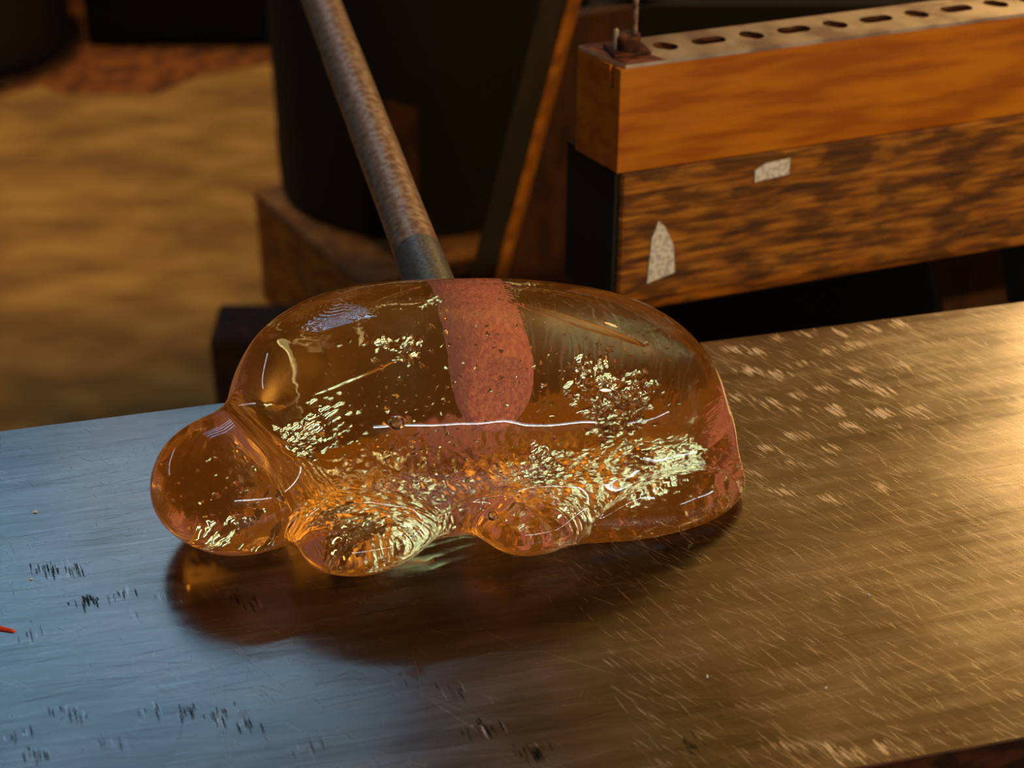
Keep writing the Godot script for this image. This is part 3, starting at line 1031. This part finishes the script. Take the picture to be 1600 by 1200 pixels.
	hexa(st, [Vector3(-0.0122, 0.0022, -0.0382), Vector3(0.010, 0.0022, -0.0382), Vector3(0.030, 0.0022, -0.0013), Vector3(0.0036, 0.0022, -0.0013), Vector3(-0.0122, 0.0026, -0.0382), Vector3(0.009, 0.0024, -0.0382), Vector3(0.028, 0.0024, -0.0013), Vector3(0.0036, 0.0026, -0.0013)], 0.0)
	obj("rusty_end", st, M.rust_red, strip)
	# rusty bolted end: plate washer, nut and the tie rod that rises from it
	var rod := thing("tie_rod", "thin rusty upright rod bolted through the strip's left end", "rod", F + Basis(Vector3.UP, by) * Vector3(0.012, 0.0026, -0.021), by)
	st = tool()
	box(st, Vector3(0, 0.0012, 0), Vector3(0.024, 0.0022, 0.02), 0.0006)
	obj("washer", st, M.rust, rod)
	st = tool()
	lathe(st, Vector3(0, 0.0024, 0), [Vector2(0.001, 0), Vector2(0.0085, 0), Vector2(0.0085, 0.0075), Vector2(0.0075, 0.0085), Vector2(0.001, 0.0085)], 6)
	obj("nut", st, M.rust, rod)
	st = tool()
	tube(st, [Vector3(0.0045, 0.010, 0), Vector3(0.0048, 0.4, 0)], [0.0017, 0.0017], 10)
	obj("rod", st, M.pipe, rod)
	st = tool()
	lathe(st, Vector3(-0.0075, 0.002, 0.0), [Vector2(0.0005, 0), Vector2(0.0018, 0), Vector2(0.0018, 0.012), Vector2(0.0005, 0.0135)], 8)
	obj("stud", st, M.zinc, rod)

	# splayed leg of the bench and the panel behind it
	var frame := thing("bench_frame", "dark splayed leg and panel of the bench left of the rail", "bench", Vector3.ZERO)
	st = tool()
	var prism := func(p: Array, q: Array, bev: float) -> void: hexa(st, p + q, bev)
	# a leaning leg: the same section at the floor and at the top
	var sec := [Vector3(0.004, 0, -0.036), Vector3(0.026, 0, -0.042), Vector3(0.0235, 0, -0.0065), Vector3(0, 0, 0)]
	var foot := Vector3(-0.187, 0.0, -0.655)
	var head := Vector3(0.054, 1.0, -0.714)
	var lo := sec.map(func(v): return v + foot)
	var hi := sec.map(func(v): return v + head)
	hexa(st, lo + hi, 0.001)
	obj("leg", st, M.leg_paint, frame)
	st = tool()
	sec = [Vector3(0.034, 0, -0.046), Vector3(0.041, 0, -0.046), Vector3(0.0325, 0, -0.0105), Vector3(0.0242, 0, -0.0075)]
	lo = sec.map(func(v): return v + foot)
	hi = sec.map(func(v): return v + head)
	hexa(st, lo + hi, 0.001)
	obj("lit_edge", st, M.crate, frame)  # orange wood standing for the leg's edge in warm light
	st = tool()
	hexa(st, [Vector3(-0.10, 0.1, -0.76), Vector3(0.20, 0.1, -0.85), Vector3(0.20, 0.1, -0.83), Vector3(-0.10, 0.1, -0.74), Vector3(0.05, 0.84, -0.78), Vector3(0.20, 0.84, -0.85), Vector3(0.20, 0.84, -0.83), Vector3(0.05, 0.84, -0.76)], 0.001)
	obj("side_panel", st, M.wood_dark, frame)
	st = tool()
	box(st, Vector3(0.62, 0.42, -0.80), Vector3(1.1, 0.84, 0.02), 0.002)  # black board added in place of the shade under the beam
	obj("shade_board", st, M.black_flat, frame)
	# legs under the far end of the beam
	for a in [[0.33, -0.44, 0.055], [0.42, -0.47, 0.075]]:
		st = tool()
		hexa(st, [Vector3(a[0] + 0.2, 0, a[1] - 0.02), Vector3(a[0] + 0.2 + a[2], 0, a[1] - 0.04), Vector3(a[0] + 0.2 + a[2], 0, a[1] + 0.0), Vector3(a[0] + 0.2, 0, a[1] + 0.02), Vector3(a[0] - 0.03, 0.839, a[1] - 0.02), Vector3(a[0] - 0.03 + a[2], 0.839, a[1] - 0.04), Vector3(a[0] - 0.03 + a[2], 0.839, a[1] + 0.0), Vector3(a[0] - 0.03, 0.839, a[1] + 0.02)], 0.002)
		obj("far_leg", st, M.wood_dark, frame)


# ------------------------------------------------------------------ things at the back

func background() -> void:
	var e1 := Vector3(0.547, 0, 0.837)
	var E := Vector3(-0.3876, 0, -1.6876)
	var turn := atan2(-e1.z, e1.x)
	# crate of boards; its own x runs along e1, its own -z... along e2
	var crate := thing("wooden_crate", "low orange brown wooden crate carrying the black drum", "crate", E, turn)
	# in local axes x = e1, z = -e2
	var st := tool()
	box(st, Vector3(0.17, 0.0675, -0.0), Vector3(0.35, 0.115, 0.022), 0.003)
	obj("slat", st, M.crate, crate)
	st = tool()
	box(st, Vector3(0.17, 0.159, -0.0), Vector3(0.35, 0.062, 0.022), 0.003)
	obj("slat", st, M.crate, crate)
	st = tool()
	box(st, Vector3(0.17, 0.1265, 0.0), Vector3(0.34, 0.010, 0.018))
	obj("cleat", st, M.crate_worn, crate)
	for k in 4:
		st = tool()
		box(st, Vector3(0.17, 0.197, -0.043 - 0.113 * k), Vector3(0.36, 0.014, 0.108), 0.003)
		obj("top_board", st, M.crate_worn, crate)
	st = tool()
	box(st, Vector3(0.35, 0.095, -0.22), Vector3(0.02, 0.185, 0.42), 0.003)
	box(st, Vector3(0.0, 0.095, -0.22), Vector3(0.02, 0.185, 0.42), 0.003)
	box(st, Vector3(0.17, 0.095, -0.44), Vector3(0.35, 0.185, 0.022), 0.003)
	obj("side_boards", st, M.wood_dark, crate)

	var drum := thing("black_drum", "large black drum standing on the wooden crate behind the blowpipe", "drum", Vector3(-0.1453, 0.2045, -1.7339))
	st = tool()
	lathe(st, Vector3.ZERO, [Vector2(0.001, 0), Vector2(0.205, 0), Vector2(0.213, 0.004), Vector2(0.2155, 0.012), Vector2(0.2155, 0.60), Vector2(0.222, 0.605), Vector2(0.222, 0.62), Vector2(0.208, 0.62), Vector2(0.208, 0.03), Vector2(0.001, 0.03)], 72)
	obj("shell", st, M.black, drum)
	st = tool()
	for k in 6:
		var a0 := PI * 0.93 + 0.035 * k
		var a1 := a0 + 0.035
		var rr := 0.2170
		face(st, [Vector3(cos(a0) * rr, 0.03, sin(a0) * rr), Vector3(cos(a1) * rr, 0.03, sin(a1) * rr), Vector3(cos(a1) * rr, 0.085, sin(a1) * rr), Vector3(cos(a0) * rr, 0.085, sin(a0) * rr)], Vector3.ZERO)
		rr = 0.2160
		face(st, [Vector3(cos(a0) * rr, 0.03, sin(a0) * rr), Vector3(cos(a1) * rr, 0.03, sin(a1) * rr), Vector3(cos(a1) * rr, 0.085, sin(a1) * rr), Vector3(cos(a0) * rr, 0.085, sin(a0) * rr)], Vector3(cos(a0), 0.0, sin(a0)))
	obj("pale_sticker", st, mat(Color(0.62, 0.64, 0.66), 0.7), drum)

	st = tool()
	hexa(st, [Vector3(-0.173, 0.2043, -1.485), Vector3(-0.133, 0.2043, -1.485), Vector3(-0.133, 0.2043, -1.467), Vector3(-0.173, 0.2043, -1.467), Vector3(-0.178, 0.435, -1.507), Vector3(-0.132, 0.425, -1.507), Vector3(-0.132, 0.425, -1.489), Vector3(-0.178, 0.435, -1.489)], 0.002)
	tag(obj("wooden_paddle", st, M.wood_dark), "dim brown wooden paddle leaning against the black drum", "paddle")

	st = tool()
	box(st, Vector3(-0.32, 0.10, -1.30), Vector3(0.17, 0.2, 0.10), 0.006)
	tag(obj("timber_offcut", st, M.wood_dark), "dark brown timber offcut standing on the floor below the crate", "timber")

	var bin := thing("grey_bin", "blurred grey green bin at the far left on the floor", "bin", Vector3(-1.13, 0, -2.80))
	st = tool()
	lathe(st, Vector3.ZERO, [Vector2(0.001, 0), Vector2(0.20, 0), Vector2(0.215, 0.012), Vector2(0.236, 0.60), Vector2(0.242, 0.60), Vector2(0.242, 0.625), Vector2(0.226, 0.625), Vector2(0.205, 0.03), Vector2(0.001, 0.03)], 56)
	obj("shell", st, M.bin_grey, bin)
	bin.position = Vector3(-1.16, 0, -2.78)

	st = tool()
	box(st, Vector3(-0.455, 0.55, -3.07), Vector3(0.90, 1.1, 0.6), 0.012)
	tag(obj("black_cabinet", st, M.black_flat), "black cabinet at the back edge of the tan floor", "cabinet")
	st = tool()
	box(st, Vector3(0.98, 0.65, -2.6), Vector3(1.9, 1.3, 0.7), 0.012)  # dark box added in place of the unlit background
	tag(obj("dark_backdrop", st, M.black_flat), "dark oven box added for the unlit background behind the bench", "backdrop")


# ------------------------------------------------------------------ crumbs on the plate

func crumbs() -> void:
	var b := Basis(Vector3.UP, yaw)
	var st := tool()
	hexa(st, [Vector3(-0.007, 0, -0.0012), Vector3(0.006, 0, -0.0008), Vector3(0.006, 0, 0.0008), Vector3(-0.007, 0, 0.0016), Vector3(-0.006, 0.0014, -0.0006), Vector3(0.0045, 0.001, -0.0004), Vector3(0.0045, 0.001, 0.0004), Vector3(-0.006, 0.0016, 0.0008)], 0.0002)
	var c := obj("red_sliver", st, mat(Color(0.86, 0.30, 0.20), 0.4))
	c.position = b * Vector3(-0.2505, TOP + 0.0001, 0.079)
	c.rotation.y = yaw - 0.55
	tag(c, "small coral red sliver lying at the left of the steel plate", "sliver")
	var white := mat(Color(0.92, 0.94, 0.96), 0.25)
	var where := [[-0.2364, -0.0058, 0.0011, "white glass chip on the steel left of the glass"], [-0.2387, 0.0461, 0.0008, "tiny white chip beside the dark upright scratches"], [0.0435, 0.1799, 0.0009, "pale chip on the brown steel in front of the glass"], [0.1323, 0.1455, 0.0006, "tiny pale chip on the bare steel right of centre"], [0.0903, 0.1983, 0.0007, "small pale chip near the front edge of the steel"]]
	for q in where:
		st = tool()
		var s: float = q[2]
		hexa(st, [Vector3(-s, 0, -s * 0.6), Vector3(s, 0, -s * 0.5), Vector3(s * 0.8, 0, s * 0.6), Vector3(-s * 0.9, 0, s * 0.5), Vector3(-s * 0.5, s, -s * 0.3), Vector3(s * 0.5, s * 0.8, -s * 0.3), Vector3(s * 0.4, s * 0.7, s * 0.3), Vector3(-s * 0.5, s * 0.9, s * 0.3)], 0.0)
		var o := obj("glass_chip", st, white)
		o.position = b * Vector3(q[0], TOP + 0.0001, q[1])
		o.rotation.y = q[0] * 40.0
		tag(o, q[3], "chip", "chips of glass on the plate")
